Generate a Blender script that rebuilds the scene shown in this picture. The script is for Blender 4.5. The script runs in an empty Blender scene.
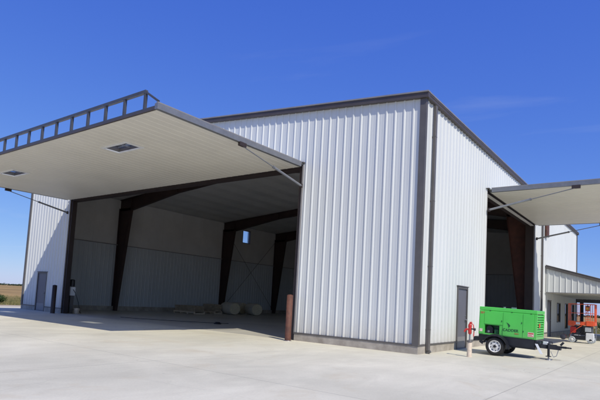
import bpy, math, random
from mathutils import Vector, Matrix, noise
random.seed(7)
scene = bpy.context.scene
COL = scene.collection
V = Vector

# ---------------------------------------------------------------- materials
def srgb(r, g, b):
    f = lambda c: (c/255/12.92) if c/255 <= .04045 else ((c/255+.055)/1.055)**2.4
    return (f(r), f(g), f(b), 1)

def nodemat(name):
    m = bpy.data.materials.new(name); m.use_nodes = True
    nt = m.node_tree
    return m, nt, nt.nodes['Principled BSDF']

def N(nt, t, **kw):
    n = nt.nodes.new(t)
    for k, v in kw.items(): setattr(n, k, v)
    return n

def mat(name, col, rough=.5, metal=0, var=.08, scale=3, bump=0, bscale=40, col2=None, stretch=(1, 1, 1), lo=.35, hi=.7, spec=None):
    """base colour broken up by two noises, roughness variation and an optional fine bump"""
    m, nt, b = nodemat(name)
    L = nt.links.new
    tc = N(nt, 'ShaderNodeTexCoord')
    mp = N(nt, 'ShaderNodeMapping'); mp.inputs['Scale'].default_value = stretch
    L(tc.outputs['Object'], mp.inputs['Vector'])
    n1 = N(nt, 'ShaderNodeTexNoise'); n1.inputs['Scale'].default_value = scale; n1.inputs['Detail'].default_value = 6; n1.inputs['Roughness'].default_value = .62
    L(mp.outputs['Vector'], n1.inputs['Vector'])
    cr = N(nt, 'ShaderNodeValToRGB'); cr.color_ramp.elements[0].position = lo; cr.color_ramp.elements[1].position = hi
    c = V(col[:3])
    a = tuple(max(0, x*(1-var)) for x in c)+(1,)
    bb = tuple(col2[:3])+(1,) if col2 else tuple(min(1, x*(1+var)) for x in c)+(1,)
    cr.color_ramp.elements[0].color = a; cr.color_ramp.elements[1].color = bb
    L(n1.outputs['Fac'], cr.inputs['Fac']); L(cr.outputs['Color'], b.inputs['Base Color'])
    mr = N(nt, 'ShaderNodeMapRange'); mr.inputs['To Min'].default_value = max(0, rough-.08); mr.inputs['To Max'].default_value = min(1, rough+.08)
    L(n1.outputs['Fac'], mr.inputs['Value']); L(mr.outputs['Result'], b.inputs['Roughness'])
    b.inputs['Metallic'].default_value = metal
    if spec is not None: b.inputs['Specular IOR Level'].default_value = spec
    if bump:
        n2 = N(nt, 'ShaderNodeTexNoise'); n2.inputs['Scale'].default_value = bscale; n2.inputs['Detail'].default_value = 4
        L(mp.outputs['Vector'], n2.inputs['Vector'])
        bp = N(nt, 'ShaderNodeBump'); bp.inputs['Strength'].default_value = bump; bp.inputs['Distance'].default_value = .02
        L(n2.outputs['Fac'], bp.inputs['Height']); L(bp.outputs['Normal'], b.inputs['Normal'])
    return m

M = {}
M['white_metal'] = mat('white painted steel siding', (.625, .65, .64), .42, 0, .03, .9, .05, 1.2, stretch=(1, 1, .25))
def splash(m, lo, hi, col, amt):
    nt = m.node_tree; L = nt.links.new; b = nt.nodes['Principled BSDF']; src = b.inputs['Base Color'].links[0].from_socket
    tc = N(nt, 'ShaderNodeTexCoord'); sx = N(nt, 'ShaderNodeSeparateXYZ'); L(tc.outputs['Object'], sx.inputs[0])
    mr = N(nt, 'ShaderNodeMapRange'); mr.inputs['From Min'].default_value = lo; mr.inputs['From Max'].default_value = hi; mr.inputs['To Min'].default_value = 1; mr.inputs['To Max'].default_value = 0
    L(sx.outputs[2], mr.inputs['Value'])
    n = N(nt, 'ShaderNodeTexNoise'); n.inputs['Scale'].default_value = 5; n.inputs['Detail'].default_value = 8; n.inputs['Roughness'].default_value = .7; L(tc.outputs['Object'], n.inputs['Vector'])
    m1 = N(nt, 'ShaderNodeMath', operation='POWER'); L(mr.outputs[0], m1.inputs[0]); m1.inputs[1].default_value = 1.6
    m2 = N(nt, 'ShaderNodeMath', operation='MULTIPLY'); L(m1.outputs[0], m2.inputs[0]); L(n.outputs['Fac'], m2.inputs[1])
    m3 = N(nt, 'ShaderNodeMath', operation='MULTIPLY'); L(m2.outputs[0], m3.inputs[0]); m3.inputs[1].default_value = amt
    mx = N(nt, 'ShaderNodeMix', data_type='RGBA'); L(m3.outputs[0], mx.inputs[0]); L(src, mx.inputs[6]); mx.inputs[7].default_value = col
    L(mx.outputs[2], b.inputs['Base Color'])
splash(M['white_metal'], .22, 1.1, (.42, .36, .28, 1), .8)
M['liner_low'] = mat('light grey liner steel', (.47, .50, .52), .5, 0, .05, 1.5, .05, 2, stretch=(1, 1, .3))
M['insul'] = mat('white vinyl insulation facing', (.55, .545, .53), .7, 0, .07, .8, .25, 1.5)
M['soffit'] = mat('off white door liner steel', (.68, .66, .60), .5, 0, .04, .7, .05, 1)
M['trim'] = mat('charcoal trim steel', (.105, .098, .094), .45, 0, .12, 2)
M['fascia'] = mat('dark bronze fascia steel', (.072, .060, .056), .45, 0, .12, 2)
M['trim_light'] = mat('weathered grey trim steel', (.23, .225, .23), .45, 0, .1, 2)
M['door_grey'] = mat('grey painted door steel', (.13, .13, .155), .4, 0, .07, 2.5)
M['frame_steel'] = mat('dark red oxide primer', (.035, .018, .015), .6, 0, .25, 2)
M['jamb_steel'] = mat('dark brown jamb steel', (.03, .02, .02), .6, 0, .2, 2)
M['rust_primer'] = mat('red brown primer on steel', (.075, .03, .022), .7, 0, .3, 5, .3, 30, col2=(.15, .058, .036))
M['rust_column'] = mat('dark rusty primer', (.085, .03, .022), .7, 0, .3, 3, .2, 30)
M['galv'] = mat('galvanised steel tube', (.30, .31, .33), .38, .6, .12, 6)
M['truss_steel'] = mat('dark grey truss steel', (.075, .08, .092), .45, .2, .1, 6)
M['strut'] = mat('grey strut paint', (.20, .21, .23), .4, .3, .1, 6)
M['roof'] = mat('roof steel', (.55, .56, .57), .4, .2, .05, 1)
M['black'] = mat('black chassis paint', (.012, .013, .018), .4, 0, .3, 6)
M['tyre'] = mat('tyre rubber', (.022, .021, .021), .8, 0, .25, 12, .3, 60)
M['rim'] = mat('white wheel rim paint', (.72, .72, .70), .35, 0, .08, 10)
M['green'] = mat('green compressor paint', (.085, .56, .085), .33, 0, .06, 2.5)
splash(M['green'], .55, 1.1, (.20, .30, .14, 1), .55)
M['dark_green'] = mat('dark green lettering', (.01, .085, .03), .5)
M['red'] = mat('red enamel', (.55, .035, .03), .4, 0, .15, 15)
M['orange'] = mat('orange lift paint', (.78, .11, .035), .38, 0, .12, 9)
M['sticker'] = mat('decal white', (.75, .62, .55), .5, 0, .1, 20)
M['sticker_red'] = mat('decal red', (.55, .09, .06), .5, 0, .1, 20)
M['yellow'] = mat('decal yellow', (.7, .5, .08), .5)
M['beige_pipe'] = mat('weathered cream pipe', (.62, .52, .40), .7, 0, .15, 12, .15, 40)
M['white_plastic'] = mat('white plastic', (.72, .74, .76), .45, 0, .06, 6)
M['grey_plastic'] = mat('grey machine paint', (.42, .45, .48), .5, 0, .12, 8)
M['wrap'] = mat('insulation roll wrap', (.60, .56, .47), .55, 0, .15, 7, .5, 18)
M['fibre'] = mat('glass fibre roll end', (.52, .45, .30), .9, 0, .2, 14, .5, 40)
M['wood'] = mat('pale lumber', (.62, .52, .38), .75, 0, .2, 4, .2, 20, stretch=(.3, 3, 3))
M['card'] = mat('brown wrapped bundle', (.40, .32, .22), .8, 0, .2, 5, .3, 20)
M['bush'] = mat('bush leaves', (.045, .09, .022), .7, 0, .3, 5, col2=(.08, .13, .035))
M['twig'] = mat('bush twig', (.09, .065, .045), .8)

def block_mat():
    m, nt, b = nodemat('poured concrete stem wall'); L = nt.links.new
    tc = N(nt, 'ShaderNodeTexCoord')
    n1 = N(nt, 'ShaderNodeTexNoise'); n1.inputs['Scale'].default_value = 1.6; n1.inputs['Detail'].default_value = 8; n1.inputs['Roughness'].default_value = .7
    L(tc.outputs['Object'], n1.inputs['Vector'])
    cr = N(nt, 'ShaderNodeValToRGB'); e = cr.color_ramp.elements
    e[0].position = .36; e[0].color = (.27, .24, .20, 1); e[1].position = .64; e[1].color = (.46, .42, .36, 1)
    L(n1.outputs['Fac'], cr.inputs['Fac']); L(cr.outputs['Color'], b.inputs['Base Color'])
    b.inputs['Roughness'].default_value = .9
    n2 = N(nt, 'ShaderNodeTexNoise'); n2.inputs['Scale'].default_value = 60; L(tc.outputs['Object'], n2.inputs['Vector'])
    bp = N(nt, 'ShaderNodeBump'); bp.inputs['Strength'].default_value = .4; bp.inputs['Distance'].default_value = .01
    L(n2.outputs['Fac'], bp.inputs['Height']); L(bp.outputs['Normal'], b.inputs['Normal'])
    return m
M['stem'] = block_mat()

def concrete(name, base, dark, light, jx, jy, x0, y0, rough=.8, jointdark=.55):
    """broom finished slab: cloudy trowel marks, stains, hairline cracks and sawn joints"""
    m, nt, b = nodemat(name); L = nt.links.new
    tc = N(nt, 'ShaderNodeTexCoord')
    def noise_(scale, detail=6, rgh=.6, stretch=None, dist=0):
        n = N(nt, 'ShaderNodeTexNoise'); n.inputs['Scale'].default_value = scale; n.inputs['Detail'].default_value = detail
        n.inputs['Roughness'].default_value = rgh; n.inputs['Distortion'].default_value = dist
        if stretch:
            mp = N(nt, 'ShaderNodeMapping'); mp.inputs['Scale'].default_value = stretch
            L(tc.outputs['Object'], mp.inputs['Vector']); L(mp.outputs['Vector'], n.inputs['Vector'])
        else: L(tc.outputs['Object'], n.inputs['Vector'])
        return n.outputs['Fac']
    def ramp(src, p0, c0, p1, c1):
        cr = N(nt, 'ShaderNodeValToRGB'); e = cr.color_ramp.elements
        e[0].position = p0; e[0].color = c0; e[1].position = p1; e[1].color = c1
        L(src, cr.inputs['Fac']); return cr.outputs['Color']
    def mixc(fac, a, bcol, mode='MIX', f=None):
        mx = N(nt, 'ShaderNodeMix', data_type='RGBA', blend_type=mode)
        if fac is None: mx.inputs[0].default_value = f
        else: L(fac, mx.inputs[0])
        for s, v in ((6, a), (7, bcol)):
            if isinstance(v, tuple): mx.inputs[s].default_value = v
            else: L(v, mx.inputs[s])
        return mx.outputs[2]
    c = ramp(noise_(.22, 5, .55, dist=.6), .35, dark+(1,), .66, light+(1,))
    c = mixc(None, c, ramp(noise_(1.1, 8, .65, (1, .45, 1), 1.2), .3, (.86, .85, .84, 1), .7, (1.06, 1.06, 1.06, 1)), 'MULTIPLY', .8)
    c = mixc(None, c, ramp(noise_(26, 4, .7), .3, (.9, .9, .9, 1), .7, (1.06, 1.06, 1.06, 1)), 'MULTIPLY', .7)
    # tan dust stains
    st = ramp(noise_(.55, 7, .7, dist=1.5), .56, (0, 0, 0, 1), .76, (.75, .75, .75, 1))
    c = mixc(st, c, (base[0]*.93, base[1]*.86, base[2]*.76, 1))
    # dark spots
    sp = ramp(noise_(3.1, 3, .5), .71, (0, 0, 0, 1), .77, (.5, .5, .5, 1))
    c = mixc(sp, c, tuple(x*.6 for x in base)+(1,))
    # joints
    sx = N(nt, 'ShaderNodeSeparateXYZ'); L(tc.outputs['Object'], sx.inputs['Vector'])
    def joint(out, per, off):
        a = N(nt, 'ShaderNodeMath', operation='SUBTRACT'); L(out, a.inputs[0]); a.inputs[1].default_value = off
        p = N(nt, 'ShaderNodeMath', operation='PINGPONG'); L(a.outputs[0], p.inputs[0]); p.inputs[1].default_value = per/2
        l = N(nt, 'ShaderNodeMath', operation='LESS_THAN'); L(p.outputs[0], l.inputs[0]); l.inputs[1].default_value = .009
        return l.outputs[0]
    mx = N(nt, 'ShaderNodeMath', operation='MAXIMUM'); L(joint(sx.outputs[0], jx, x0), mx.inputs[0]); L(joint(sx.outputs[1], jy, y0), mx.inputs[1])
    sc_ = N(nt, 'ShaderNodeMath', operation='MULTIPLY'); L(mx.outputs[0], sc_.inputs[0]); sc_.inputs[1].default_value = jointdark
    c = mixc(sc_.outputs[0], c, tuple(x*.35 for x in base)+(1,))
    # hairline cracks
    vo = N(nt, 'ShaderNodeTexVoronoi', feature='DISTANCE_TO_EDGE'); vo.inputs['Scale'].default_value = .16
    nz = N(nt, 'ShaderNodeTexNoise'); nz.inputs['Scale'].default_value = .5; L(tc.outputs['Object'], nz.inputs['Vector'])
    ad = N(nt, 'ShaderNodeVectorMath', operation='ADD'); L(tc.outputs['Object'], ad.inputs[0]); L(nz.outputs['Color'], ad.inputs[1]); L(ad.outputs[0], vo.inputs['Vector'])
    ck = N(nt, 'ShaderNodeMath', operation='LESS_THAN'); L(vo.outputs['Distance'], ck.inputs[0]); ck.inputs[1].default_value = .0009
    ck2 = N(nt, 'ShaderNodeMath', operation='MULTIPLY'); L(ck.outputs[0], ck2.inputs[0]); ck2.inputs[1].default_value = .22
    c = mixc(ck2.outputs[0], c, tuple(x*.45 for x in base)+(1,))
    L(c, b.inputs['Base Color'])
    b.inputs['Roughness'].default_value = rough; b.inputs['Specular IOR Level'].default_value = .3
    bp = N(nt, 'ShaderNodeBump'); bp.inputs['Strength'].default_value = .25; bp.inputs['Distance'].default_value = .01
    L(noise_(90, 3, .6, (1, .3, 1)), bp.inputs['Height']); L(bp.outputs['Normal'], b.inputs['Normal'])
    return m
M['apron'] = concrete('apron concrete', (.58, .555, .455), (.56, .54, .435), (.705, .675, .545), 6.1, 6.1, 3.6, 4.9)
M['slab'] = concrete('interior slab concrete', (.52, .50, .44), (.46, .45, .40), (.58, .565, .49), 7.6, 7.6, -1, 6, .38, .8)

def field_mat():
    m, nt, b = nodemat('prairie field'); L = nt.links.new
    tc = N(nt, 'ShaderNodeTexCoord')
    n1 = N(nt, 'ShaderNodeTexNoise'); n1.inputs['Scale'].default_value = .03; n1.inputs['Detail'].default_value = 9; n1.inputs['Roughness'].default_value = .7
    n2 = N(nt, 'ShaderNodeTexNoise'); n2.inputs['Scale'].default_value = .9; n2.inputs['Detail'].default_value = 8; n2.inputs['Roughness'].default_value = .75
    L(tc.outputs['Object'], n1.inputs['Vector']); L(tc.outputs['Object'], n2.inputs['Vector'])
    # distance from the apron: green close by, dry wheat stubble farther out
    sx = N(nt, 'ShaderNodeSeparateXYZ'); L(tc.outputs['Object'], sx.inputs['Vector'])
    cb = N(nt, 'ShaderNodeCombineXYZ'); L(sx.outputs[0], cb.inputs[0]); L(sx.outputs[1], cb.inputs[1])
    ln = N(nt, 'ShaderNodeVectorMath', operation='LENGTH'); L(cb.outputs[0], ln.inputs[0])
    mr = N(nt, 'ShaderNodeMapRange'); mr.inputs['From Min'].default_value = 38; mr.inputs['From Max'].default_value = 75; L(ln.outputs['Value'], mr.inputs['Value'])
    ad = N(nt, 'ShaderNodeMath', operation='ADD'); L(mr.outputs[0], ad.inputs[0])
    s = N(nt, 'ShaderNodeMath', operation='MULTIPLY_ADD'); L(n2.outputs['Fac'], s.inputs[0]); s.inputs[1].default_value = .9; s.inputs[2].default_value = -.45
    L(s.outputs[0], ad.inputs[1])
    cr = N(nt, 'ShaderNodeValToRGB'); e = cr.color_ramp.elements
    e[0].position = .1; e[0].color = (.14, .15, .05, 1); e[1].position = .7; e[1].color = (.36, .25, .115, 1)
    L(ad.outputs[0], cr.inputs['Fac'])
    c2 = N(nt, 'ShaderNodeValToRGB'); e = c2.color_ramp.elements
    e[0].position = .38; e[0].color = (.62, .62, .6, 1); e[1].position = .62; e[1].color = (1.2, 1.15, 1.05, 1)
    L(n1.outputs['Fac'], c2.inputs['Fac'])
    mx = N(nt, 'ShaderNodeMix', data_type='RGBA', blend_type='MULTIPLY'); mx.inputs[0].default_value = 1
    L(cr.outputs['Color'], mx.inputs[6]); L(c2.outputs['Color'], mx.inputs[7]); L(mx.outputs[2], b.inputs['Base Color'])
    b.inputs['Roughness'].default_value = .95; b.inputs['Specular IOR Level'].default_value = .1
    bp = N(nt, 'ShaderNodeBump'); bp.inputs['Strength'].default_value = .7; bp.inputs['Distance'].default_value = .1
    L(n2.outputs['Fac'], bp.inputs['Height']); L(bp.outputs['Normal'], b.inputs['Normal'])
    return m
M['field'] = field_mat()
M['dirt'] = mat('tan packed dirt', (.42, .34, .24), .95, 0, .12, .7, .4, 12, col2=(.52, .44, .33))
M['grass'] = mat('grass blades', (.12, .145, .045), .8, 0, .2, .3, col2=(.34, .26, .12))
M['far_tree'] = mat('distant tree foliage', (.035, .055, .03), .9, 0, .3, .2)

def glass_mat(name, col, rough=.03):
    m, nt, b = nodemat(name)
    b.inputs['Base Color'].default_value = col; b.inputs['Roughness'].default_value = rough
    b.inputs['Specular IOR Level'].default_value = .8
    return m
M['dark_glass'] = glass_mat('dark window glass', (.02, .025, .035, 1))
def clear_glass(name, tint, f=.12):
    m, nt, b = nodemat(name); L = nt.links.new
    tr = N(nt, 'ShaderNodeBsdfTransparent'); tr.inputs['Color'].default_value = tint
    gl = N(nt, 'ShaderNodeBsdfGlossy'); gl.inputs['Roughness'].default_value = .03
    mx = N(nt, 'ShaderNodeMixShader'); mx.inputs[0].default_value = f
    L(tr.outputs[0], mx.inputs[1]); L(gl.outputs[0], mx.inputs[2]); L(mx.outputs[0], nt.nodes['Material Output'].inputs['Surface'])
    return m
M['tint_glass'] = clear_glass('tinted panel glass', (.72, .75, .8, 1))
M['clear_glass'] = clear_glass('clear window glass', (.9, .92, .95, 1), .06)

# ---------------------------------------------------------------- mesh builder
class MB:
    def __init__(s): s.v = []; s.f = []; s.m = []; s.mats = []; s.sm = []
    def mi(s, m):
        if m not in s.mats: s.mats.append(m)
        return s.mats.index(m)
    def add(s, vs, fs, m, smooth=False):
        o = len(s.v); s.v += [V(a) for a in vs]; i = s.mi(m)
        for f in fs: s.f.append(tuple(o+k for k in f)); s.m.append(i); s.sm.append(smooth)
    def box(s, a, b, m):
        x0, y0, z0 = a; x1, y1, z1 = b
        s.hexa([(x0, y0, z0), (x1, y0, z0), (x1, y1, z0), (x0, y1, z0), (x0, y0, z1), (x1, y0, z1), (x1, y1, z1), (x0, y1, z1)], m)
    def hexa(s, p, m):
        s.add(p, [(0, 3, 2, 1), (4, 5, 6, 7), (0, 1, 5, 4), (1, 2, 6, 5), (2, 3, 7, 6), (3, 0, 4, 7)], m)
    def cbox(s, a, b, m, c=.02):
        """box with chamfered vertical and horizontal edges"""
        a = V(a); b = V(b); r = []
        for z, k in ((a.z, c), (a.z+c, 0), (b.z-c, 0), (b.z, c)):
            x0, x1, y0, y1 = a.x+k, b.x-k, a.y+k, b.y-k
            r.append([(x0+c, y0, z), (x1-c, y0, z), (x1, y0+c, z), (x1, y1-c, z), (x1-c, y1, z), (x0+c, y1, z), (x0, y1-c, z), (x0, y0+c, z)])
        vs = [p for q in r for p in q]; fs = [tuple(range(7, -1, -1)), tuple(range(24, 32))]
        for k in range(3):
            for i in range(8): j = (i+1) % 8; fs.append((k*8+i, k*8+j, k*8+8+j, k*8+8+i))
        s.add(vs, fs, m)
    def tube(s, p, q, r, m, n=10, r2=None, caps=True):
        p = V(p); q = V(q); d = (q-p).normalized(); u = d.orthogonal().normalized(); w = d.cross(u); r2 = r if r2 is None else r2
        vs = []
        for c, rr in ((p, r), (q, r2)):
            for i in range(n): a = 2*math.pi*i/n; vs.append(c+rr*(math.cos(a)*u+math.sin(a)*w))
        s.add(vs, [(i, (i+1) % n, n+(i+1) % n, n+i) for i in range(n)], m, True)
        if caps:
            s.add(vs, [tuple(range(n-1, -1, -1)), tuple(range(n, 2*n))], m)
    def path(s, pts, r, m, n=8):
        for a, b in zip(pts[:-1], pts[1:]): s.tube(a, b, r, m, n)
    def bar(s, p, q, w, h, m, up=(0, 0, 1)):
        """rectangular bar from p to q, w across, h along up"""
        p = V(p); q = V(q); d = (q-p).normalized(); up = V(up); sd = d.cross(up)
        if sd.length < 1e-4: sd = d.cross(V((0, 1, 0)))
        sd.normalize(); up = sd.cross(d).normalized()
        c = []
        for e in (p, q): c += [e-sd*w/2-up*h/2, e+sd*w/2-up*h/2, e+sd*w/2+up*h/2, e-sd*w/2+up*h/2]
        s.add(c, [(0, 1, 2, 3), (7, 6, 5, 4), (0, 4, 5, 1), (1, 5, 6, 2), (2, 6, 7, 3), (3, 7, 4, 0)], m)
    def lathe(s, o, ax, prof, m, n=24):
        o = V(o); d = V(ax).normalized(); u = d.orthogonal().normalized(); w = d.cross(u); vs = []
        for t, r in prof:
            for i in range(n): a = 2*math.pi*i/n; vs.append(o+d*t+r*(math.cos(a)*u+math.sin(a)*w))
        fs = []
        for k in range(len(prof)-1):
            for i in range(n): j = (i+1) % n; fs.append((k*n+i, k*n+j, k*n+n+j, k*n+n+i))
        s.add(vs, fs, m, True)
    def prism(s, poly, m, d):
        """planar polygon (3-D points) extruded by vector d"""
        n = len(poly); d = V(d); vs = [V(p) for p in poly]+[V(p)+d for p in poly]
        s.add(vs, [tuple(range(n-1, -1, -1)), tuple(range(n, 2*n))]+[(i, (i+1) % n, n+(i+1) % n, n+i) for i in range(n)], m)
    def build(s, name, parent=None, label=None):
        me = bpy.data.meshes.new(name); me.from_pydata([tuple(v) for v in s.v], [], s.f)
        for m in s.mats: me.materials.append(M[m])
        me.polygons.foreach_set('material_index', s.m); me.polygons.foreach_set('use_smooth', s.sm)
        me.update()
        import bmesh
        bm = bmesh.new(); bm.from_mesh(me); bmesh.ops.recalc_face_normals(bm, faces=bm.faces); bm.to_mesh(me); bm.free()
        o = bpy.data.objects.new(name, me); COL.objects.link(o)
        if parent:
            o.parent = parent
            bpy.context.view_layer.update()
            o.matrix_parent_inverse = parent.matrix_world.inverted()
        if label: o['label'] = label
        return o

def tag(o, label, cat, group=None):
    o['label'] = label; o['category'] = cat
    if group: o['group'] = group
    return o
def thing(name, loc, label, cat, group=None):
    o = bpy.data.objects.new(name, None); o.location = loc; o.empty_display_size = .3; COL.objects.link(o)
    bpy.context.view_layer.update()
    return tag(o, label, cat, group)
def struct(o, kind='structure'): o['kind'] = kind; return o

# ---------------------------------------------------------------- ribbed steel panels
PITCH = .3048
def rib_profile(length, phase, big=True, h=.03):
    """list of (s, depth) break points for panel steel with one tall rib a pitch and two low ones"""
    pts = [(0, 0)]
    k = -1
    if big: shape = [(-.044, 0), (-.015, h), (.015, h), (.044, 0)]; minor = [(-.016, 0), (-.008, .003), (.008, .003), (.016, 0)]
    else: shape = [(-.03, 0), (-.012, h), (.012, h), (.03, 0)]; minor = []
    while phase+k*PITCH < length+PITCH:
        c = phase+k*PITCH
        for ds, d in shape: pts.append((c+ds, d))
        for q in (1/3, 2/3):
            for ds, d in minor: pts.append((c+PITCH*q+ds, d))
        k += 1
    pts = sorted(p for p in pts if 0 <= p[0] <= length)
    pts.append((length, 0))
    return pts
def ribbed(mb, O, sdir, tdir, nrm, length, t0, t1, m, phase=0, holes=(), big=True, h=.03, flat=False):
    O = V(O); sdir = V(sdir); tdir = V(tdir); nrm = V(nrm)
    pts = [(0, 0), (length, 0)] if flat else rib_profile(length, phase, big, h)
    def dep(s):
        for (a, da), (b, db) in zip(pts[:-1], pts[1:]):
            if a <= s <= b: return da if b-a < 1e-9 else da+(db-da)*(s-a)/(b-a)
        return 0
    ss = sorted(set([round(p[0], 5) for p in pts]+[round(x, 5) for hh in holes for x in hh[:2] if 0 < x < length]+([length/2] if callable(t1) else [])))
    f1 = t1 if callable(t1) else (lambda s: t1)
    for a, b in zip(ss[:-1], ss[1:]):
        mid = (a+b)/2; segs = [(t0, 'top')]
        hs = sorted([(hh[2], hh[3]) for hh in holes if hh[0]-1e-6 <= mid <= hh[1]+1e-6])
        lo = t0; spans = []
        for h0, h1 in hs:
            if h0 > lo+1e-6: spans.append((lo, h0))
            lo = max(lo, h1)
        spans.append((lo, None))
        for u, v in spans:
            ta, tb = (f1(a), f1(b)) if v is None else (v, v)
            if ta <= u+1e-6 and tb <= u+1e-6: continue
            da, db = dep(a+1e-7), dep(b-1e-7)
            mb.add([O+sdir*a+tdir*u+nrm*da, O+sdir*b+tdir*u+nrm*db, O+sdir*b+tdir*tb+nrm*db, O+sdir*a+tdir*ta+nrm*da], [(0, 1, 2, 3)], m)

# ---------------------------------------------------------------- key dimensions (metres)
W = 24.38; LEN = 30.12; EAVE = 7.65; SL = .0906; ZB = .25
OX0, OX1 = -19.92, -4.48; OZ = 6.16            # opening in the front wall
PY0, PY1 = 6.33, 15.0; PZ = 6.21               # opening in the side wall
def roofz(x): return EAVE+SL*min(-x, W+x)

# ---------------------------------------------------------------- the setting
g = MB()
R = 4000
g.add([(-R, -R, -.06), (R, -R, -.06), (R, R, -.06), (-R, R, -.06)], [(0, 1, 2, 3)], 'field')
struct(g.build('ground'))
a = MB()
a.box((-27.3, -42, -.055), (34, -.35, 0), 'apron')
a.box((.0, -.35, -.055), (34, 31.8, 0), 'apron')
a.box((-27.3, -.35, -.055), (-24.38, 1.2, 0), 'apron')
a.box((-24.38, -.35, -.055), (0, 0.0, 0), 'apron')
struct(a.build('concrete_apron'))
d = MB(); d.box((-29.6, -60, -.055), (-27.304, 60, -.012), 'dirt'); struct(d.build('dirt_road'))
f = MB(); f.box((-W+.02, .0, -.055), (-.0, LEN-.02, -.001), 'slab'); struct(f.build('floor'))

# distant trees along the horizon and the grass at the edge of the paving
tr = MB()
for i in range(260):
    # clumps along two arcs far out in the fields
    if i < 90: an = math.radians(random.uniform(133, 158)); dist = random.uniform(620, 700)
    else: an = math.radians(random.uniform(60, 110)); dist = random.uniform(480, 640)
    if i >= 90 and noise.noise(V((an*14, 0, 3))) < -.05: continue
    cx, cy = 5.9+dist*math.cos(an), -13.8+dist*math.sin(an)
    hh = random.uniform(1.2, 2.6)*(.7 if i < 90 else .85)
    for k in range(34):
        r_ = random.uniform(.5, 1.5); px = cx+random.gauss(0, 4); py = cy+random.gauss(0, 4); pz = random.uniform(.1, 1)**.7*hh
        q = [V((px, py, pz))+V((random.uniform(-1, 1), random.uniform(-1, 1), random.uniform(-.8, .8)))*r_ for _ in range(4)]
        tr.add(q, [(0, 1, 2), (0, 2, 3), (0, 1, 3), (1, 2, 3)], 'far_tree')
struct(tag(tr.build('distant_tree_line'), 'dark low line of far trees along the flat horizon', 'trees'), 'stuff')

gr = MB()
def blade(x, y, h):
    a_ = random.uniform(0, math.tau); w = random.uniform(.012, .03)
    dx, dy = math.cos(a_)*w, math.sin(a_)*w; lx, ly = random.uniform(-.35, .35)*h, random.uniform(-.35, .35)*h
    gr.add([(x-dx, y-dy, -.07), (x+dx, y+dy, -.07), (x+lx, y+ly, -.06+h)], [(0, 1, 2)], 'grass')
for _ in range(17000):
    x = -29.9-random.random()**1.6*28; y = random.uniform(-2, 34)
    t = noise.noise(V((x*.3, y*.3, 0)))
    if t < -.3: continue
    for k in range(2): blade(x+random.gauss(0, .08), y+random.gauss(0, .08), random.uniform(.05, .16)*(1+t*.8))
for _ in range(9000):
    x = random.uniform(-1, 9); y = 32.1+random.random()**1.5*30
    t = noise.noise(V((x*.3, y*.3, 5)))
    blade(x, y, random.uniform(.05, .2)*(1+t*.8))
struct(tag(gr.build('grass'), 'green and dry tan grass beyond the edge of the paving', 'grass'), 'stuff')

def bush(loc, r, h, n, label, seed):
    rnd = random.Random(seed)
    t = thing('bush', loc, label, 'bush', 'bushes at the field edge')
    s = MB(); lf = MB(); L0 = V(loc)
    tips = []
    for k in range(16):
        an = rnd.uniform(0, math.tau); el = rnd.uniform(.5, 1.4)
        tip = L0+V((math.cos(an)*math.cos(el)*r, math.sin(an)*math.cos(el)*r, math.sin(el)*h*.9)); mid = L0.lerp(tip, .5)+V((0, 0, h*.08))
        s.tube(L0, mid, .025, 'twig', 5, .015, False); s.tube(mid, tip, .015, 'twig', 5, .005, False); tips.append(tip); tips.append(mid)
    for k in range(n):
        c = rnd.choice(tips)+V((rnd.gauss(0, .2*r), rnd.gauss(0, .2*r), rnd.gauss(0, .14*h)))
        c.z = max(L0.z+.03, c.z); u = V((rnd.gauss(0, 1), rnd.gauss(0, 1), rnd.gauss(0, 1))).normalized(); w = u.orthogonal().normalized()
        e = rnd.uniform(.03, .065)
        lf.add([c-u*e*1.3, c+w*e*.6, c+u*e*1.3, c-w*e*.6], [(0, 1, 2, 3)], 'bush')
    s.build('stem', t); lf.build('foliage', t)
bush((-34.6, 3.0, -.06), .42, .55, 1100, 'round green bush in the dry field at the left edge', 1)
bush((.35, 47.0, -.06), .9, .9, 1500, 'dark green bush in the field behind the orange lift', 2)

def piece(name, a_, b_, m, parent):
    mb = MB(); mb.box(a_, b_, m); return mb.build(name, parent)
# ---------------------------------------------------------------- hangar
H = thing('hangar', (0, 0, 0), 'large white ribbed steel aircraft hangar with charcoal trim and its doors swung up', 'hangar')
# front wall
mb = MB()
fh = [(W+OX0, W+OX1, -1, OZ), (W-22.76, W-21.70, -1, 2.16)]
ribbed(mb, (-W, 0, 0), (1, 0, 0), (0, 0, 1), (0, -1, 0), W, ZB, lambda s: roofz(s-W)+.02, 'white_metal', (W-.375) % PITCH, fh)
ribbed(mb, (-W, .02, 0), (1, 0, 0), (0, 0, 1), (0, 1, 0), W, .0, lambda s: roofz(s-W)-.02, 'white_metal', 0, fh, flat=True)
mb.build('front_wall', H)
# side wall
mb = MB()
sh = [(3.22, 4.24, -1, 2.16), (PY0, PY1, -1, PZ), (18.82, 19.85, -1, 2.10), (22.06, 23.15, .85, 2.12), (24.9, 26.1, .4, 2.16), (27.7, 28.9, .4, 2.16)]
ribbed(mb, (0, 0, 0), (0, 1, 0), (0, 0, 1), (1, 0, 0), LEN, ZB, EAVE+.02, 'white_metal', .2, sh)
mb.build('side_wall', H)
# rear and far walls
mb = MB()
ribbed(mb, (-W, LEN, 0), (1, 0, 0), (0, 0, 1), (0, 1, 0), W, ZB, lambda s: roofz(s-W)+.02, 'white_metal', .1)
mb.build('rear_wall', H)
mb = MB()
wl = (17.95, 18.95, 6.1, 7.25)
ribbed(mb, (-W, 0, 0), (0, 1, 0), (0, 0, 1), (-1, 0, 0), LEN, ZB, EAVE+.02, 'white_metal', .2, [wl])
mb.build('far_side_wall', H)
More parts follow.
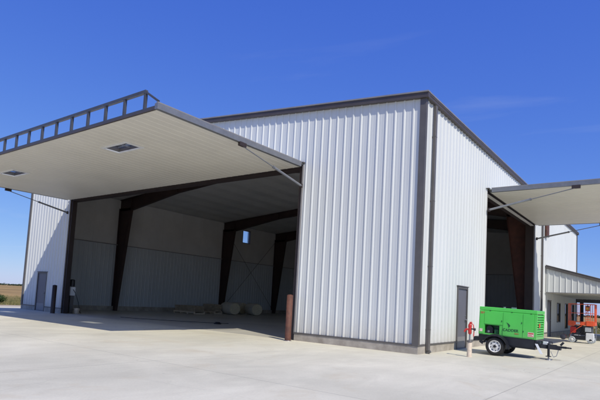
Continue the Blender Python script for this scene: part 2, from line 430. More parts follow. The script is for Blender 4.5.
# interior liners
mb = MB()
IX = -W+.2
ribbed(mb, (IX, .2, 0), (0, 1, 0), (0, 0, 1), (1, 0, 0), LEN-.4, .3, 4.4, 'liner_low', .1, h=.022)
ribbed(mb, (-.2, .2, 0), (0, 1, 0), (0, 0, 1), (-1, 0, 0), LEN-.4, .3, 4.4, 'liner_low', .1, [(PY0-.2, PY1-.2, -1, PZ), (3.02, 4.04, -1, 2.16)], h=.022)
ribbed(mb, (-W+.2, LEN-.2, 0), (1, 0, 0), (0, 0, 1), (0, -1, 0), W-.4, .3, 4.4, 'liner_low', .1, h=.022)
ribbed(mb, (-W+.2, .2, 0), (1, 0, 0), (0, 0, 1), (0, 1, 0), W-.4, .3, 4.4, 'liner_low', .1, [(h_[0]-.2, h_[1]-.2, h_[2], h_[3]) for h_ in fh], h=.022)
mb.box((IX-.005, .2, 4.402), (IX+.05, LEN-.2, 4.46), 'trim_light')
mb.box((-W+.26, LEN-.25, 4.402), (-.26, LEN-.2, 4.46), 'trim_light')
mb.build('interior_liner', H)
mb = MB()
def insul(O, sd, nrm, ln, top, holes=()):
    ribbed(mb, O, sd, (0, 0, 1), nrm, ln, 4.4, top, 'insul', 0, holes, flat=True)
insul((IX-.03, .17, 0), (0, 1, 0), (1, 0, 0), LEN-.34, EAVE-.15, [(wl[0]-.17, wl[1]-.17, wl[2], wl[3])])
insul((-.17, .17, 0), (0, 1, 0), (-1, 0, 0), LEN-.34, EAVE-.15, [(PY0-.17, PY1-.17, -1, PZ)])
insul((-W+.17, LEN-.17, 0), (1, 0, 0), (0, -1, 0), W-.34, lambda s: roofz(s-W+.17)-.17)
insul((-W+.17, .17, 0), (1, 0, 0), (0, 1, 0), W-.34, lambda s: roofz(s-W+.17)-.17, [(W+OX0-.17, W+OX1-.17, -1, OZ)])
# ceiling facing with shallow sag between purlins
for sgn in (0, 1):
    n = 9
    for i in range(n):
        xa, xb = W/2*i/n, W/2*(i+1)/n
        for j, (u0, u1) in enumerate(((xa, (xa+xb)/2), ((xa+xb)/2, xb))):
            za = EAVE-.18+SL*u0+(.04 if j == 0 else 0); zb_ = EAVE-.18+SL*u1+(.04 if j == 1 else 0)
            x0_, x1_ = (-u0, -u1) if sgn else (-W+u0, -W+u1)
            mb.add([(x0_, .1, za), (x1_, .1, zb_), (x1_, LEN-.1, zb_), (x0_, LEN-.1, za)], [(0, 1, 2, 3)], 'insul')
# seams of the insulation rolls
for k in range(1, 16):
    y = k*1.83+.3
    mb.box((IX-.032, y-.02, 4.47), (IX-.02, y+.02, EAVE-.2), 'insul')
mb.build('insulation', H)
# interior curb
mb = MB()
mb.box((-W+.03, .03, -.02), (IX+.08, LEN-.03, .3), 'stem')
mb.box((IX+.085, LEN-.28, -.02), (-.3, LEN-.03, .3), 'stem')
mb.build('interior_curb', H)
# stem wall outside
for a_, b_ in (((-4.46, -.035, -.02), (.035, .0, ZB-.02)), ((OX0-1.8+.02, -.035, -.02), (OX0-.02, .0, ZB-.02)),
        ((-W-.035, -.035, -.02), (-22.80, .0, ZB-.02)), ((.0, .003, -.02), (.035, 3.2, ZB-.02)), ((.0, 4.27, -.02), (.035, 6.31, ZB-.02)),
        ((.0, 15.02, -.02), (.035, 18.78, ZB-.02)), ((.0, 19.9, -.02), (.035, LEN, ZB-.02)),
        ((-W-.035, .003, -.02), (-W, LEN, ZB-.02)), ((-W-.035, LEN+.003, -.02), (.035, LEN+.035, ZB-.02))): piece('stem_wall', a_, b_, 'stem', H)
# trims: base, corners, rake, eave gutters
for x0_, x1_ in ((-W, -22.80), (-21.66, OX0), (OX1, .04)): piece('base_trim', (x0_, -.05, ZB-.018), (x1_, -.002, ZB+.03), 'trim', H)
for y0_, y1_ in ((-.0, 3.2), (4.27, PY0), (PY1, 18.78), (19.9, LEN)): piece('base_trim', (.003, y0_, ZB-.018), (.05, y1_, ZB+.03), 'trim', H)
def corner(poly):
    mb = MB(); mb.prism([(x_, y_, ZB-.015) for x_, y_ in poly], 'trim', (0, 0, EAVE-ZB+.015)); mb.build('corner_trim', H)
corner([(-.145, -.056), (.056, -.056), (.056, .06), (.002, .06), (.002, -.002), (-.145, -.002)])
corner([(-W+.09, -.058), (-W+.09, -.002), (-W-.002, -.002), (-W-.002, .1), (-W-.058, .1), (-W-.058, -.058)])
corner([(.002, LEN-.12), (.058, LEN-.12), (.058, LEN+.058), (-.12, LEN+.058), (-.12, LEN+.002), (.002, LEN+.002)])
for yy0, yy1 in ((-.13, -.0), (LEN, LEN+.13)):
    pl = [(-W-.14, EAVE-.0127), (-W/2, roofz(-W/2)), (.14, EAVE-.0127)]
    pl = pl+[(x_, z_+.155) for x_, z_ in reversed(pl)]
    mb = MB(); mb.prism([(x_, yy0, z_) for x_, z_ in pl], 'fascia', (0, yy1-yy0, 0)); RK = mb.build('rake_trim', H)
    pl = [(-W-.14, EAVE+.1443), (-W/2, roofz(-W/2)+.157), (.15, EAVE+.1443)]; pl = pl+[(x_, z_+.042) for x_, z_ in reversed(pl)]
    mb = MB(); mb.prism([(x_, yy0-.03, z_) for x_, z_ in pl], 'trim_light', (0, yy1-yy0+.03, 0)); mb.build('rake_cap', RK)
def gutter(x, sg):
    mb = MB(); prof = [(0, 0), (.10, 0), (.12, .02), (.12, .08), (.14, .10), (.14, .145), (.13, .145), (.13, .105), (.11, .085), (.11, .025), (.095, .01), (0, .01)]
    poly = [(x+sg*px, .003, EAVE-.01+pz) for px, pz in prof]
    mb.prism(poly, 'fascia', (0, LEN-.006, 0))
    mb.build('gutter', H)
    mb = MB(); mb.box((x-(.0 if sg > 0 else .15), .001, EAVE+.14), (x+(.15 if sg > 0 else .0), LEN, EAVE+.18), 'trim_light'); mb.build('eave_flashing', H)
gutter(.0, 1); gutter(-W, -1)
# roof
mb = MB()
for sg in (0, 1):
    for k in range(50):
        ya, yb = LEN*k/50, LEN*(k+1)/50
        P0 = lambda x, y, dz: (x, y, roofz(x)+.13+dz)
        xe, xr = ((-.002, -W/2) if sg else (-W+.002, -W/2))
        mb.add([P0(xe, ya, 0), P0(xr, ya, 0), P0(xr, yb-.03, 0), P0(xe, yb-.03, 0)], [(0, 1, 2, 3)], 'roof')
        mb.add([P0(xe, yb-.03, 0), P0(xr, yb-.03, 0), P0(xr, yb-.03, .045), P0(xe, yb-.03, .045), P0(xe, yb, 0), P0(xr, yb, 0), P0(xr, yb, .045), P0(xe, yb, .045)], [(0, 1, 2, 3), (4, 5, 6, 7), (2, 3, 7, 6)], 'roof')
mb.box((-W/2-.2, 0, roofz(-W/2)+.16), (-W/2+.2, LEN, roofz(-W/2)+.195), 'trim_light')
mb.build('roof', H)
# downspouts
def downspout(y, ztop, nm='downspout', x=.0):
    mb = MB()
    mb.cbox((x+.05, y-.06, .09), (x+.15, y+.06, ztop-.06), 'trim', .012)
    mb.bar((x+.095, y, .12), (x+.16, y, .02), .11, .075, 'trim', (0, 1, 0))
    for z in (.7, 2.6, 4.6, 6.6):
        if z < ztop-.3: mb.box((x+.003, y-.062, z), (x+.152, y+.062, z+.025), 'trim')
    mb.build(nm, H)
downspout(.56, EAVE); downspout(16.75, EAVE)

# steel frames
def ibeam(mb, A, B, dA, dB, m, side, wid=.2):
    """tapered I section: A,B on the outer flange line, dA,dB depths towards `side` (unit vector)"""
    A = V(A); B = V(B); s = V(side); y = V((0, 1, 0))
    def plate(P, Q, P2, Q2, w):
        mb.hexa([P-y*w/2, Q-y*w/2, Q2-y*w/2, P2-y*w/2, P+y*w/2, Q+y*w/2, Q2+y*w/2, P2+y*w/2], m)
    plate(A+s*.02, B+s*.02, A+s*(dA-.02), B+s*(dB-.02), .014)
    plate(A, B, A+s*.018, B+s*.018, wid)
    plate(A+s*(dA-.018), B+s*(dB-.018), A+s*dA, B+s*dB, wid)
CE = EAVE-.20
for y in (5.75, 15.6, 22.4):
    mb = MB()
    ibeam(mb, (IX+.03, y, 0), (IX+.03, y, 6.9), .42, 1.32, 'frame_steel', (1, 0, 0))
    mb.build('column', H)
    mb = MB()
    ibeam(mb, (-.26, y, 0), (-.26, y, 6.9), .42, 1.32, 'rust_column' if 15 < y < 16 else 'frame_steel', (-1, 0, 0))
    mb.build('column', H)
    mb = MB()
    cz = lambda x: EAVE-.2+SL*min(-x, W+x)
    for (xa, xb, da, db) in ((IX+.03, -W+1.55, .80, .86), (-W+1.55, -W+6.1, .86, .50), (-W+6.1, -W/2, .50, .52)):
        ibeam(mb, (xa, y, cz(xa)), (xb, y, cz(xb)), da, db, 'frame_steel', (0, 0, -1))
        ibeam(mb, (-W-xa, y, cz(xa)), (-W-xb, y, cz(xb)), da, db, 'frame_steel', (0, 0, -1))
    for xs in (-W+1.5, -1.5, -W/2, -W+6.1, -6.1): mb.box((xs-.008, y-.1, cz(xs)-.78 if abs(xs+W/2) > 8 else cz(xs)-.5), (xs+.008, y+.1, cz(xs)-.02), 'frame_steel')
    mb.build('rafter', H)
# eave girt beam and cross bracing of the far wall
mb = MB()
mb.tube((IX+.25, 15.8, .4), (IX+.25, 22.2, 6.7), .015, 'frame_steel', 6); mb.tube((IX+.25, 15.8, 6.7), (IX+.25, 22.2, .4), .015, 'frame_steel', 6)
mb.build('cross_brace', H)
# door jamb columns and header
mb = MB(); mb.box((OX0-.06, .025, 0), (OX0+.12, .28, OZ+.02), 'jamb_steel'); mb.box((OX0-.09, .02, 0), (OX0+.14, .024, OZ), 'jamb_steel'); mb.build('door_jamb', H)
mb = MB(); mb.box((OX1-.16, .025, 0), (OX1+.10, .40, OZ+.02), 'jamb_steel'); mb.build('door_jamb', H)
mb = MB(); mb.box((OX0-.1, .03, OZ-.14), (OX1+.1, .42, OZ+.35), 'jamb_steel'); mb.build('door_header', H)
mb = MB(); mb.box((-.42, PY1-.02, 0), (-.01, PY1+.3, PZ+.02), 'jamb_steel'); mb.box((-.0, PY1-.025, ZB), (.055, PY1+.09, PZ), 'trim_light'); mb.build('door_jamb', H)
mb = MB(); mb.box((-.42, PY0-.3, 0), (-.03, PY0+.04, PZ+.02), 'jamb_steel'); mb.build('door_jamb', H)
mb = MB(); mb.box((-.42, PY0-.1, PZ-.12), (-.03, PY1+.1, PZ+.35), 'jamb_steel'); mb.build('door_header', H)
piece('opening_trim', (OX1, -.045, ZB+.035), (OX1+.04, -.001, OZ), 'trim_light', H)
piece('opening_trim', (OX0-.04, -.045, ZB+.035), (OX0, -.001, OZ), 'trim_light', H)
piece('opening_trim', (.001, PY0-.05, ZB+.035), (.045, PY0, PZ), 'insul', H)
piece('opening_trim', (-.16, PY0-.02, PZ-.16), (-.02, PY1+.02, PZ-.125), 'insul', H)
# man doors
def man_door(x, y, axis, lab, kick=True):
    """axis 0: in the front wall (faces -y); axis 1: in the side wall (faces +x)"""
    T = (lambda s, dd, z: (x+s, y-dd, z)) if axis == 0 else (lambda s, dd, z: (x+dd, y+s, z))
    def bx(mb, s0, s1, d0, d1, z0, z1, m):
        a_, b_ = T(s0, d0, z0), T(s1, d1, z1); mb.box(tuple(map(min, a_, b_)), tuple(map(max, a_, b_)), m)
    mb = MB(); bx(mb, .05, .97, -.035, .012, .02, 2.08, 'door_grey')
    if kick: bx(mb, .10, .92, .0125, .016, .05, .42, 'galv' if False else 'trim_light')
    D = mb.build('man_door', H, lab)
    mb = MB()
    bx(mb, -.02, .05, -.06, .05, 0, 2.16, 'trim'); bx(mb, .97, 1.04, -.06, .05, 0, 2.16, 'trim'); bx(mb, .05, .97, -.06, .05, 2.085, 2.16, 'trim')
    bx(mb, -.04, 1.06, -.02, .075, 2.163, 2.19, 'trim'); bx(mb, .05, .97, -.03, .06, .001, .018, 'galv')
    mb.build('door_frame', D)
    mb = MB(); p = T(.90, .012, 1.0)
    q = T(.90, .07, 1.0); r_ = T(.80, .07, 1.0); mb.tube(p, q, .028, 'galv', 10); mb.tube(q, r_, .011, 'galv', 8)
    mb.build('door_handle', D)
    mb = MB(); p2 = T(.90, .012, 1.14); q2 = T(.90, .03, 1.14); mb.tube(p2, q2, .025, 'galv', 10); mb.build('door_lock', D)
man_door(-22.74, 0, 0, 'grey steel man door in the shaded left pier of the front wall')
man_door(0, 3.23, 1, 'grey steel man door with a kick plate beside the red hydrant')
man_door(0, 18.82, 1, 'dark man door under the canopy', False)

# windows under the canopy, high window in the far wall
def window(y0, y1, z0, z1, m='dark_glass'):
    mb = MB(); mb.box((-.04, y0+.04, z0+.04), (-.025, y1-.04, z1-.04), m)
    Wd = mb.build('window', H)
    mb = MB(); t = .05
    for a_, b_ in (((y0, z0), (y1, z0+t)), ((y0, z1-t), (y1, z1)), ((y0, z0+t), (y0+t, z1-t)), ((y1-t, z0+t), (y1, z1-t))):
        mb.box((-.06, a_[0], a_[1]), (.045, b_[0], b_[1]), 'trim')
    mb.build('window_frame', Wd)
window(22.06, 23.15, .85, 2.12); window(24.9, 26.1, .4, 2.16); window(27.7, 28.9, .4, 2.16)
mb = MB(); mb.box((-W+.05, wl[0]+.04, wl[2]+.04), (-W+.06, wl[1]-.04, wl[3]-.04), 'clear_glass'); Wd = mb.build('window', H, 'small high window showing the sky in the far wall')
mb = MB(); t = .05
for a_, b_ in (((wl[0], wl[2]), (wl[1], wl[2]+t)), ((wl[0], wl[3]-t), (wl[1], wl[3])), ((wl[0], wl[2]+t), (wl[0]+t, wl[3]-t)), ((wl[1]-t, wl[2]+t), (wl[1], wl[3]-t))):
    mb.box((-W-.04, a_[0], a_[1]), (-W+.19, b_[0], b_[1]), 'trim')
mb.build('window_frame', Wd)
# rust coloured wall light above the canopy
mb = MB()
mb.cbox((.04, 17.75, 5.85), (.16, 18.35, 6.6), 'rust_primer', .02); mb.box((.06, 17.82, 5.82), (.14, 18.28, 5.849), 'white_plastic')
mb.build('wall_light', H)

# ---------------------------------------------------------------- hydraulic doors
def hyd_door(T, L, D, z0, z1, wins, lab, truss):
    """T(s, t, z) -> world, s along the hinge 0..L, t out from the wall 0..D; soffit z0 at hinge, z1 at outer edge"""
    o = V(T(0, 0, 0)); sd = (V(T(1, 0, 0))-o); td = (V(T(0, 1, 0))-o)
    zt = lambda t: z0+(z1-z0)*t/D
    slope = (z1-z0)/D
    tdir = td+V((0, 0, slope))
    holes = [(w[0], w[1], w[2], w[3]) for w in wins]
    mb = MB()
    ribbed(mb, o+sd*.12+V((0, 0, z0)), sd, tdir, V((0, 0, -1)), L-.24, .04, D-.06, 'soffit', .16, [(a_-.12, b_-.12, c_, d_) for a_, b_, c_, d_ in holes], big=False, h=.010)
    Dm = mb.build('hydraulic_door', H, lab)
    TH = .14
    mb = MB()
    ribbed(mb, o+V((0, 0, z0+TH-.03)), sd, tdir, V((0, 0, 1)), L, .02, D-.45, 'white_metal', .2, holes)
    mb.build('door_skin', Dm)
    mb = MB()
    def beam(s0, s1, t0, t1, za, zb, m):
        mb.hexa([tuple(V(T(s, t, zt(t)+z))) for z in (za, zb) for s, t in ((s0, t0), (s1, t0), (s1, t1), (s0, t1))], m)
    for s0, s1 in ((0, .118), (L-.118, L)): beam(s0, s1, 0.1, D-.0, -.012, TH, 'strut')
    for s0, s1 in ((.0, .06), (L-.06, L)): beam(s0, s1, 0.1, D, TH+.002, TH+.03, 'trim_light')
    beam(.12, L-.12, D-.058, D, -.014, .045, 'fascia'); beam(.12, L-.12, 0.0, .038, .0, TH, 'trim')
    for k in range(1, 8): beam(L*k/8-.04, L*k/8+.04, .05, D-.07, .02, TH-.05, 'strut') if not any(w[0]-.1 < L*k/8 < w[1]+.1 for w in wins) else None
    mb.build('door_frame', Dm)
    for w in wins:
        mb = MB()
        for s0, s1, t0, t1, m in ((w[0]-.08, w[1]+.08, w[2]-.08, w[2], 'white_plastic'), (w[0]-.08, w[1]+.08, w[3], w[3]+.08, 'white_plastic'), (w[0]-.08, w[0], w[2], w[3], 'white_plastic'), (w[1], w[1]+.08, w[2], w[3], 'white_plastic')):
            beam2 = [tuple(V(T(s, t, zt(t)+z))) for z in (-.03, -.001) for s, t in ((s0, t0), (s1, t0), (s1, t1), (s0, t1))]
            mb.hexa(beam2, m)
            mb.hexa([tuple(V(T(s, t, zt(t)+z))) for z in (.0, TH+.01) for s, t in ((s0, t0), (s1, t0), (s1, t1), (s0, t1))], 'trim')  # frame's inner sides coloured dark to stand for the weaker light on them
        sm = (w[0]+w[1])/2
        mb.hexa([tuple(V(T(s, t, zt(t)+z))) for z in (.06, .09) for s, t in ((sm-.02, w[2]), (sm+.02, w[2]), (sm+.02, w[3]), (sm-.02, w[3]))], 'strut')
        mb.build('window_frame', Dm)
        mb = MB()
        mb.hexa([tuple(V(T(s, t, zt(t)+z))) for z in (.10, .11) for s, t in ((w[0]+.002, w[2]+.002), (w[1]-.002, w[2]+.002), (w[1]-.002, w[3]-.002), (w[0]+.002, w[3]-.002))], 'tint_glass')
        mb.build('window_pane', Dm)
    # hydraulic struts
    for s in (.03, L-.03):
        mb = MB()
        sg = -1 if s < 1 else 1
        so = s+sg*.0
        a0 = V(T(so, .02, 5.36)); a1 = V(T(so, 3.05, zt(3.05)-.10)); mid = a0.lerp(a1, .51)
        mb.tube(a0, mid, .042, 'galv', 12); mb.tube(mid, a1, .018, 'strut', 8)
        mb.tube(mid-(a1-a0).normalized()*.06, mid+(a1-a0).normalized()*.01, .05, 'strut', 12)
        mb.bar(V(T(so, 2.92, zt(3)-.06)), V(T(so, 3.2, zt(3)-.06)), .09, .12, 'jamb_steel')
        mb.bar(V(T(so, -.02, 5.36)), V(T(so, .06, 5.36)), .08, .14, 'jamb_steel')
        mb.build('strut', Dm)
    if truss:
        mb = MB(); tt = D-.05; zz = lambda s: zt(tt)+TH
        top = .56+z1
        n = 16; s0, s1 = .60, L-.60; st = (s1-s0)/n
        mb.bar(V(T(s0-.03, tt, top)), V(T(s1+.03, tt, top)), .08, .085, 'truss_steel')
        mb.bar(V(T(0.02, tt, zt(tt)+.07)), V(T(L-.02, tt, zt(tt)+.07)), .07, .045, 'truss_steel')
        for k in range(n+1):
            s = s0+k*st
            mb.bar(V(T(s, tt, zt(tt)+.09)), V(T(s, tt, top-.035)), .07, .07, 'truss_steel', V(T(1, 0, 0))-V(T(0, 0, 0)))
        mb.bar(V(T(.04, tt, zt(tt)+TH+.06)), V(T(s0, tt, top)), .055, .05, 'truss_steel'); mb.bar(V(T(L-.04, tt, zt(tt)+TH+.06)), V(T(s1, tt, top)), .055, .05, 'truss_steel')
        mb.build('truss', Dm)
XL = -20.0
piece('sun_leak_blocker', (XL, -.13, 6.19), (-4.4, -.002, 6.22), 'trim', H); piece('sun_leak_blocker', (.002, 6.24, 6.22), (.13, 15.09, 6.25), 'trim', H)  # strips added to block sunlight leaking through the hinge gaps onto the floor
hyd_door(lambda s, t, z: (XL+s, -.12-t, z), 15.6, 6.2, 6.04, 5.99,
         [(3.42, 4.62, 4.28, 4.82), (11.05, 12.25, 4.28, 4.82)], 'wide hydraulic door raised like an awning over the front opening', True)
hyd_door(lambda s, t, z: (.12+t, 6.24+s, z), 8.85, 6.2, 6.07, 6.07, [], 'smaller hydraulic door raised over the side opening', False)

# ---------------------------------------------------------------- canopy porch on the side wall
CY = 18.15
cs = -.276
mb = MB()
CX = 7.2
ribbed(mb, (.06, CY, 0), (1, 0, 0), (0, 0, 1), (0, -1, 0), CX-.06, 2.63, lambda s: 4.02+cs*s, 'white_metal', .13)
PR = mb.build('porch', H, 'lean-to canopy with a white ribbed end wall above the open side')
mb = MB()
mb.hexa([(.05, CY-.10, 4.01), (CX+.1, CY-.10, 4.01+cs*(CX+.05)), (CX+.1, CY+.0, 4.01+cs*(CX+.05)), (.05, CY, 4.01), (.05, CY-.10, 4.20), (CX+.1, CY-.10, 4.20+cs*(CX+.05)), (CX+.1, CY, 4.20+cs*(CX+.05)), (.05, CY, 4.20)], 'trim')
mb.hexa([(.05, CY-.12, 4.202), (CX+.1, CY-.12, 4.202+cs*(CX+.05)), (CX+.1, CY+.05, 4.202+cs*(CX+.05)), (.05, CY+.05, 4.202), (.05, CY-.12, 4.225), (CX+.1, CY-.12, 4.225+cs*(CX+.05)), (CX+.1, CY+.05, 4.225+cs*(CX+.05)), (.05, CY+.05, 4.225)], 'trim_light')
mb.box((.06, CY-.05, 2.60), (CX, CY+.05, 2.635), 'trim_light')
mb.box((CX+.002, CY, 1.95), (CX+.1, LEN-.1, 2.2), 'trim')
mb.build('porch_trim', PR)
mb = MB()
mb.hexa([(.06, CY+.052, 4.14), (CX, CY+.052, 4.14+cs*CX), (CX, LEN-.1, 4.14+cs*CX), (.06, LEN-.1, 4.14), (.06, CY+.052, 4.19), (CX, CY+.052, 4.19+cs*CX), (CX, LEN-.1, 4.19+cs*CX), (.06, LEN-.1, 4.19)], 'roof')
mb.build('porch_roof', PR)
mb = MB()
ribbed(mb, (.06, CY+.06, 2.62), (1, 0, 0), (0, 1, 0), (0, 0, -1), 5.9, 0, LEN-CY-.3, 'soffit', .1, big=False, h=.012)
mb.build('porch_soffit', PR)
mb = MB(); mb.box((.06, LEN-.22, 2.36), (6.0, LEN-.06, 2.66), 'trim'); mb.build('porch_beam', PR)
for (x, y) in ((.40, LEN-.14), (5.8, LEN-.14), (5.8, CY+.1), (5.8, 24.1)):
    mb = MB(); mb.cbox((x-.12, y-.06, 0), (x+.12, y+.16, 2.6), 'door_grey' if x > 1 else 'jamb_steel', .01); mb.box((x-.16, y-.10, .0), (x+.16, y+.2, .02), 'galv'); mb.build('porch_post', PR)

# ---------------------------------------------------------------- bollards
def bollard(loc, r, h, m, lab):
    mb = MB()
    mb.lathe(loc, (0, 0, 1), [(0, r), (h-.0, r), (h, r-.01), (h+.015, r-.03), (h+.03, .001)], m, 24)
    mb.lathe(loc, (0, 0, 1), [(0, r+.03), (.012, r+.03), (.014, r)], 'galv', 24)
    tag(mb.build('bollard'), lab, 'bollard', 'pipe bollards guarding the jambs of the front opening')
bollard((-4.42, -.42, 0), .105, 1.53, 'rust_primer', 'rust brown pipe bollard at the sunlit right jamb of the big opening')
bollard((-19.70, -.58, 0), .11, 1.45, 'jamb_steel', 'pipe bollard coloured dark for the shade at the left jamb of the big opening')  # shade under the raised door is put into this bollard's darker colour

# ---------------------------------------------------------------- yard hydrant
yh = thing('yard_hydrant', (1.18, 1.03, 0), 'red yard hydrant on a cream pipe sleeve beside the man door', 'hydrant')
mb = MB(); X, Y = 1.18, 1.03
mb.lathe((X, Y, 0), (0, 0, 1), [(0, .075), (.02, .07), (.44, .066), (.455, .05)], 'beige_pipe', 20); mb.build('sleeve', yh)
mb = MB(); mb.lathe((X, Y, .44), (0, 0, 1), [(0, .085), (.035, .085), (.045, .03), (.05, .02)], 'trim', 16); mb.build('collar', yh)
mb = MB(); mb.tube((X, Y, .46), (X, Y, .72), .022, 'strut', 12); mb.build('pipe', yh)
mb = MB()
mb.lathe((X, Y, .66), (0, 0, 1), [(0, .035), (.03, .05), (.10, .052), (.16, .045), (.24, .055), (.28, .05), (.32, .02), (.33, .001)], 'red', 16)
mb.tube((X, Y, .80), (X-.11, Y-.03, .80), .03, 'red', 12, .028); mb.tube((X-.11, Y-.03, .80), (X-.15, Y-.04, .72), .03, 'red', 12, .024)
mb.bar((X-.02, Y-.055, .90), (X+.03, Y-.055, 1.02), .03, .03, 'red'); mb.bar((X-.02, Y+.055, .90), (X+.03, Y+.055, 1.02), .03, .03, 'red')
mb.build('hydrant_head', yh)
mb = MB(); mb.path([(X+.03, Y, 1.0), (X+.10, Y, .93), (X+.12, Y, .74), (X+.11, Y, .60)], .014, 'red', 8); mb.build('lever', yh)
mb = MB(); mb.tube((X+.05, Y-.02, .82), (X+.15, Y-.02, .81), .02, 'black', 10); mb.lathe((X+.13, Y-.02, .81), (1, 0, 0), [(0, .04), (.035, .04), (.04, .001)], 'black', 12); mb.build('valve_knob', yh)

# ---------------------------------------------------------------- compressor trailer
TR = thing('compressor_trailer', (0, 0, 0), 'green towable air compressor on a black single axle trailer beside the side opening', 'compressor')
x0, x1, y0, y1 = .97, 2.655, 2.52, 3.62
zt_, zb_ = 1.475, .615           # canopy top and bottom at mid length before tilting
parts = []
def P(name, mb, parent=TR, lab=None):
    o = mb.build(name, parent, lab); parts.append(o); return o
mb = MB()
# canopy shell with recess for the service bay in the side
rx0, rx1, rz0, rz1 = 1.15, 1.60, .66, .93
mb.box((x0+.03, y0+.25, zb_), (x1-.04, y1-.02, zt_-.10), 'green')
def sidebox(a0, a1, b0, b1): mb.box((a0, y0, b0), (a1, y0+.25, b1), 'green')
sidebox(x0+.0, rx0, zb_, zt_-.102); sidebox(rx1, x1-.06, zb_, zt_-.102); sidebox(rx0, rx1, rz1, zt_-.102); sidebox(rx0, rx1, zb_, rz0)
body = P('canopy', mb)
mb = MB()   # hood lid with chamfered edge
mb.cbox((x0-.006, y0-.004, zt_-.098), (x1+.012, y1+.004, zt_+.012), 'green', .012)
P('hood', mb, body)
mb = MB()   # panel seams: proud door skins
def skin(a0, a1, b0, b1): mb.cbox((a0, y0-.014, b0), (a1, y0+.01, b1), 'green', .004)
skin(x0+.02, rx0-.03, .64, zt_-.12); skin(rx0-.02, 1.685, .955, zt_-.12); skin(1.70, 2.265, .64, zt_-.12); skin(2.28, x1-.075, .64, zt_-.12)
P('side_door', mb, body)
for (hx, hz) in ((1.665, 1.05), (1.72, .8), (2.245, 1.05), (2.30, .8)):
    mb = MB(); mb.box((hx-.010, y0-.022, hz), (hx+.010, y0-.0145, hz+.05), 'dark_green'); P('hinge', mb, body)
for hx in (1.3, 1.95, 2.5):
    mb = MB(); mb.box((hx-.02, y0-.02, zt_-.112), (hx+.02, y0-.0125, zt_-.095), 'black'); P('latch', mb, body)
mb = MB()
mb.box((rx0+.001, y0+.2, rz0+.001), (rx1-.001, y0+.249, rz1-.001), 'dark_green')
mb.tube((rx0+.14, y0+.06, .80), (rx0+.14, y0+.19, .80), .10, 'black', 16); mb.box((rx0+.03, y0+.04, rz0+.002), (rx0+.24, y0+.18, .75), 'black')
mb.tube((rx0+.12, y0+.03, .72), (rx0+.12, y0+.059, .72), .035, 'galv', 12)
mb.box((rx1-.16, y0+.06, rz0+.002), (rx1-.04, y0+.19, .80), 'dark_green'); mb.path([(rx0+.22, y0+.1, .8), (rx0+.3, y0+.08, .74), (rx1-.1, y0+.1, .79)], .014, 'black')
P('service_bay', mb, body)
mb = MB()   # louvred end
mb.box((x1-.058, y0+.03, zb_+.03), (x1-.03, y1-.03, zt_-.11), 'black')
for k in range(9):
    z = .74+k*.073
    mb.hexa([(x1-.03, y0+.08, z), (x1+.01, y0+.08, z-.03), (x1+.01, y1-.08, z-.03), (x1-.03, y1-.08, z), (x1-.03, y0+.08, z+.028), (x1+.01, y0+.08, z-.008), (x1+.01, y1-.08, z-.008), (x1-.03, y1-.08, z+.028)], 'green')
for ya, yb in ((y0-.005, y0+.08), (y1-.08, y1+.0)): mb.box((x1-.057, ya, zb_), (x1+.012, yb, zt_-.104), 'green')
mb.box((x1-.057, y0+.081, zb_), (x1+.012, y1-.081, .70), 'green')
P('louvre_panel', mb, body)
mb = MB(); mb.cbox((x1+.0135, y0+.3, .97), (x1+.03, y0+.42, 1.10), 'orange', .004); P('side_reflector', mb, body)
# lettering
def text(body_, size, loc, m, name, bold=0, sx=1):
    cu = bpy.data.curves.new('t', 'FONT'); cu.body = body_; cu.size = size; cu.extrude = .0015; cu.offset = bold
    o = bpy.data.objects.new('t', cu); COL.objects.link(o); bpy.context.view_layer.update()
    me = bpy.data.meshes.new_from_object(o.evaluated_get(bpy.context.evaluated_depsgraph_get())); COL.objects.unlink(o); bpy.data.objects.remove(o)
    me.materials.clear(); me.materials.append(M[m])
    mt = Matrix.Translation(loc) @ Matrix.Rotation(math.pi/2, 4, 'X') @ Matrix.Diagonal((sx, 1, 1, 1)); me.transform(mt)
    ob = bpy.data.objects.new(name, me); COL.objects.link(ob); ob.parent = body; parts.append(ob); return ob
text('CADDER', .112, (1.70, y0-.018, .785), 'dark_green', 'lettering', .0015, 1.04)
text('RENTALS'[:0]+'8884', .05, (2.05, y0-.018, .715), 'sticker_red', 'lettering', 0, 1.3)
text('357', .085, (x0+.035, y0-.0165, 1.27), 'sticker_red', 'lettering', .002, 1.0)
mb = MB()   # curved swoosh emblem
pts = []
for k in range(9):
    t = k/8; pts.append((1.80+.10*math.sin(t*2.2)*.9, .90+.16*(1-t)))
for (a_, b_), w in zip(zip(pts[:-1], pts[1:]), (0, .012, .02, .026, .03, .026, .018, .01)):
    mb.hexa([(a_[0]-w, y0-.0195, a_[1]), (a_[0]+w, y0-.0195, a_[1]), (b_[0]+w, y0-.0195, b_[1]), (b_[0]-w, y0-.0195, b_[1]), (a_[0]-w, y0-.0145, a_[1]), (a_[0]+w, y0-.0145, a_[1]), (b_[0]+w, y0-.0145, b_[1]), (b_[0]-w, y0-.0145, b_[1])], 'dark_green')
P('emblem', mb, body)
mb = MB(); mb.box((2.43, y0-.018, .685), (2.60, y0-.0145, .82), 'sticker'); mb.box((2.44, y0-.0195, .765), (2.59, y0-.0185, .805), 'sticker_red'); mb.box((2.44, y0-.0195, .70), (2.59, y0-.0185, .715), 'sticker_red'); mb.box((2.44, y0-.0195, .73), (2.55, y0-.0185, .745), 'sticker_red')
P('decal', mb, body)
mb = MB(); mb.box((x0+.03, y0-.0165, .70), (x0+.12, y0-.0145, .79), 'sticker'); P('decal', mb, body)
mb = MB(); mb.tube((1.55, 3.2, zt_), (1.55, 3.2, zt_+.05), .035, 'galv', 12); P('exhaust_outlet', mb, body)
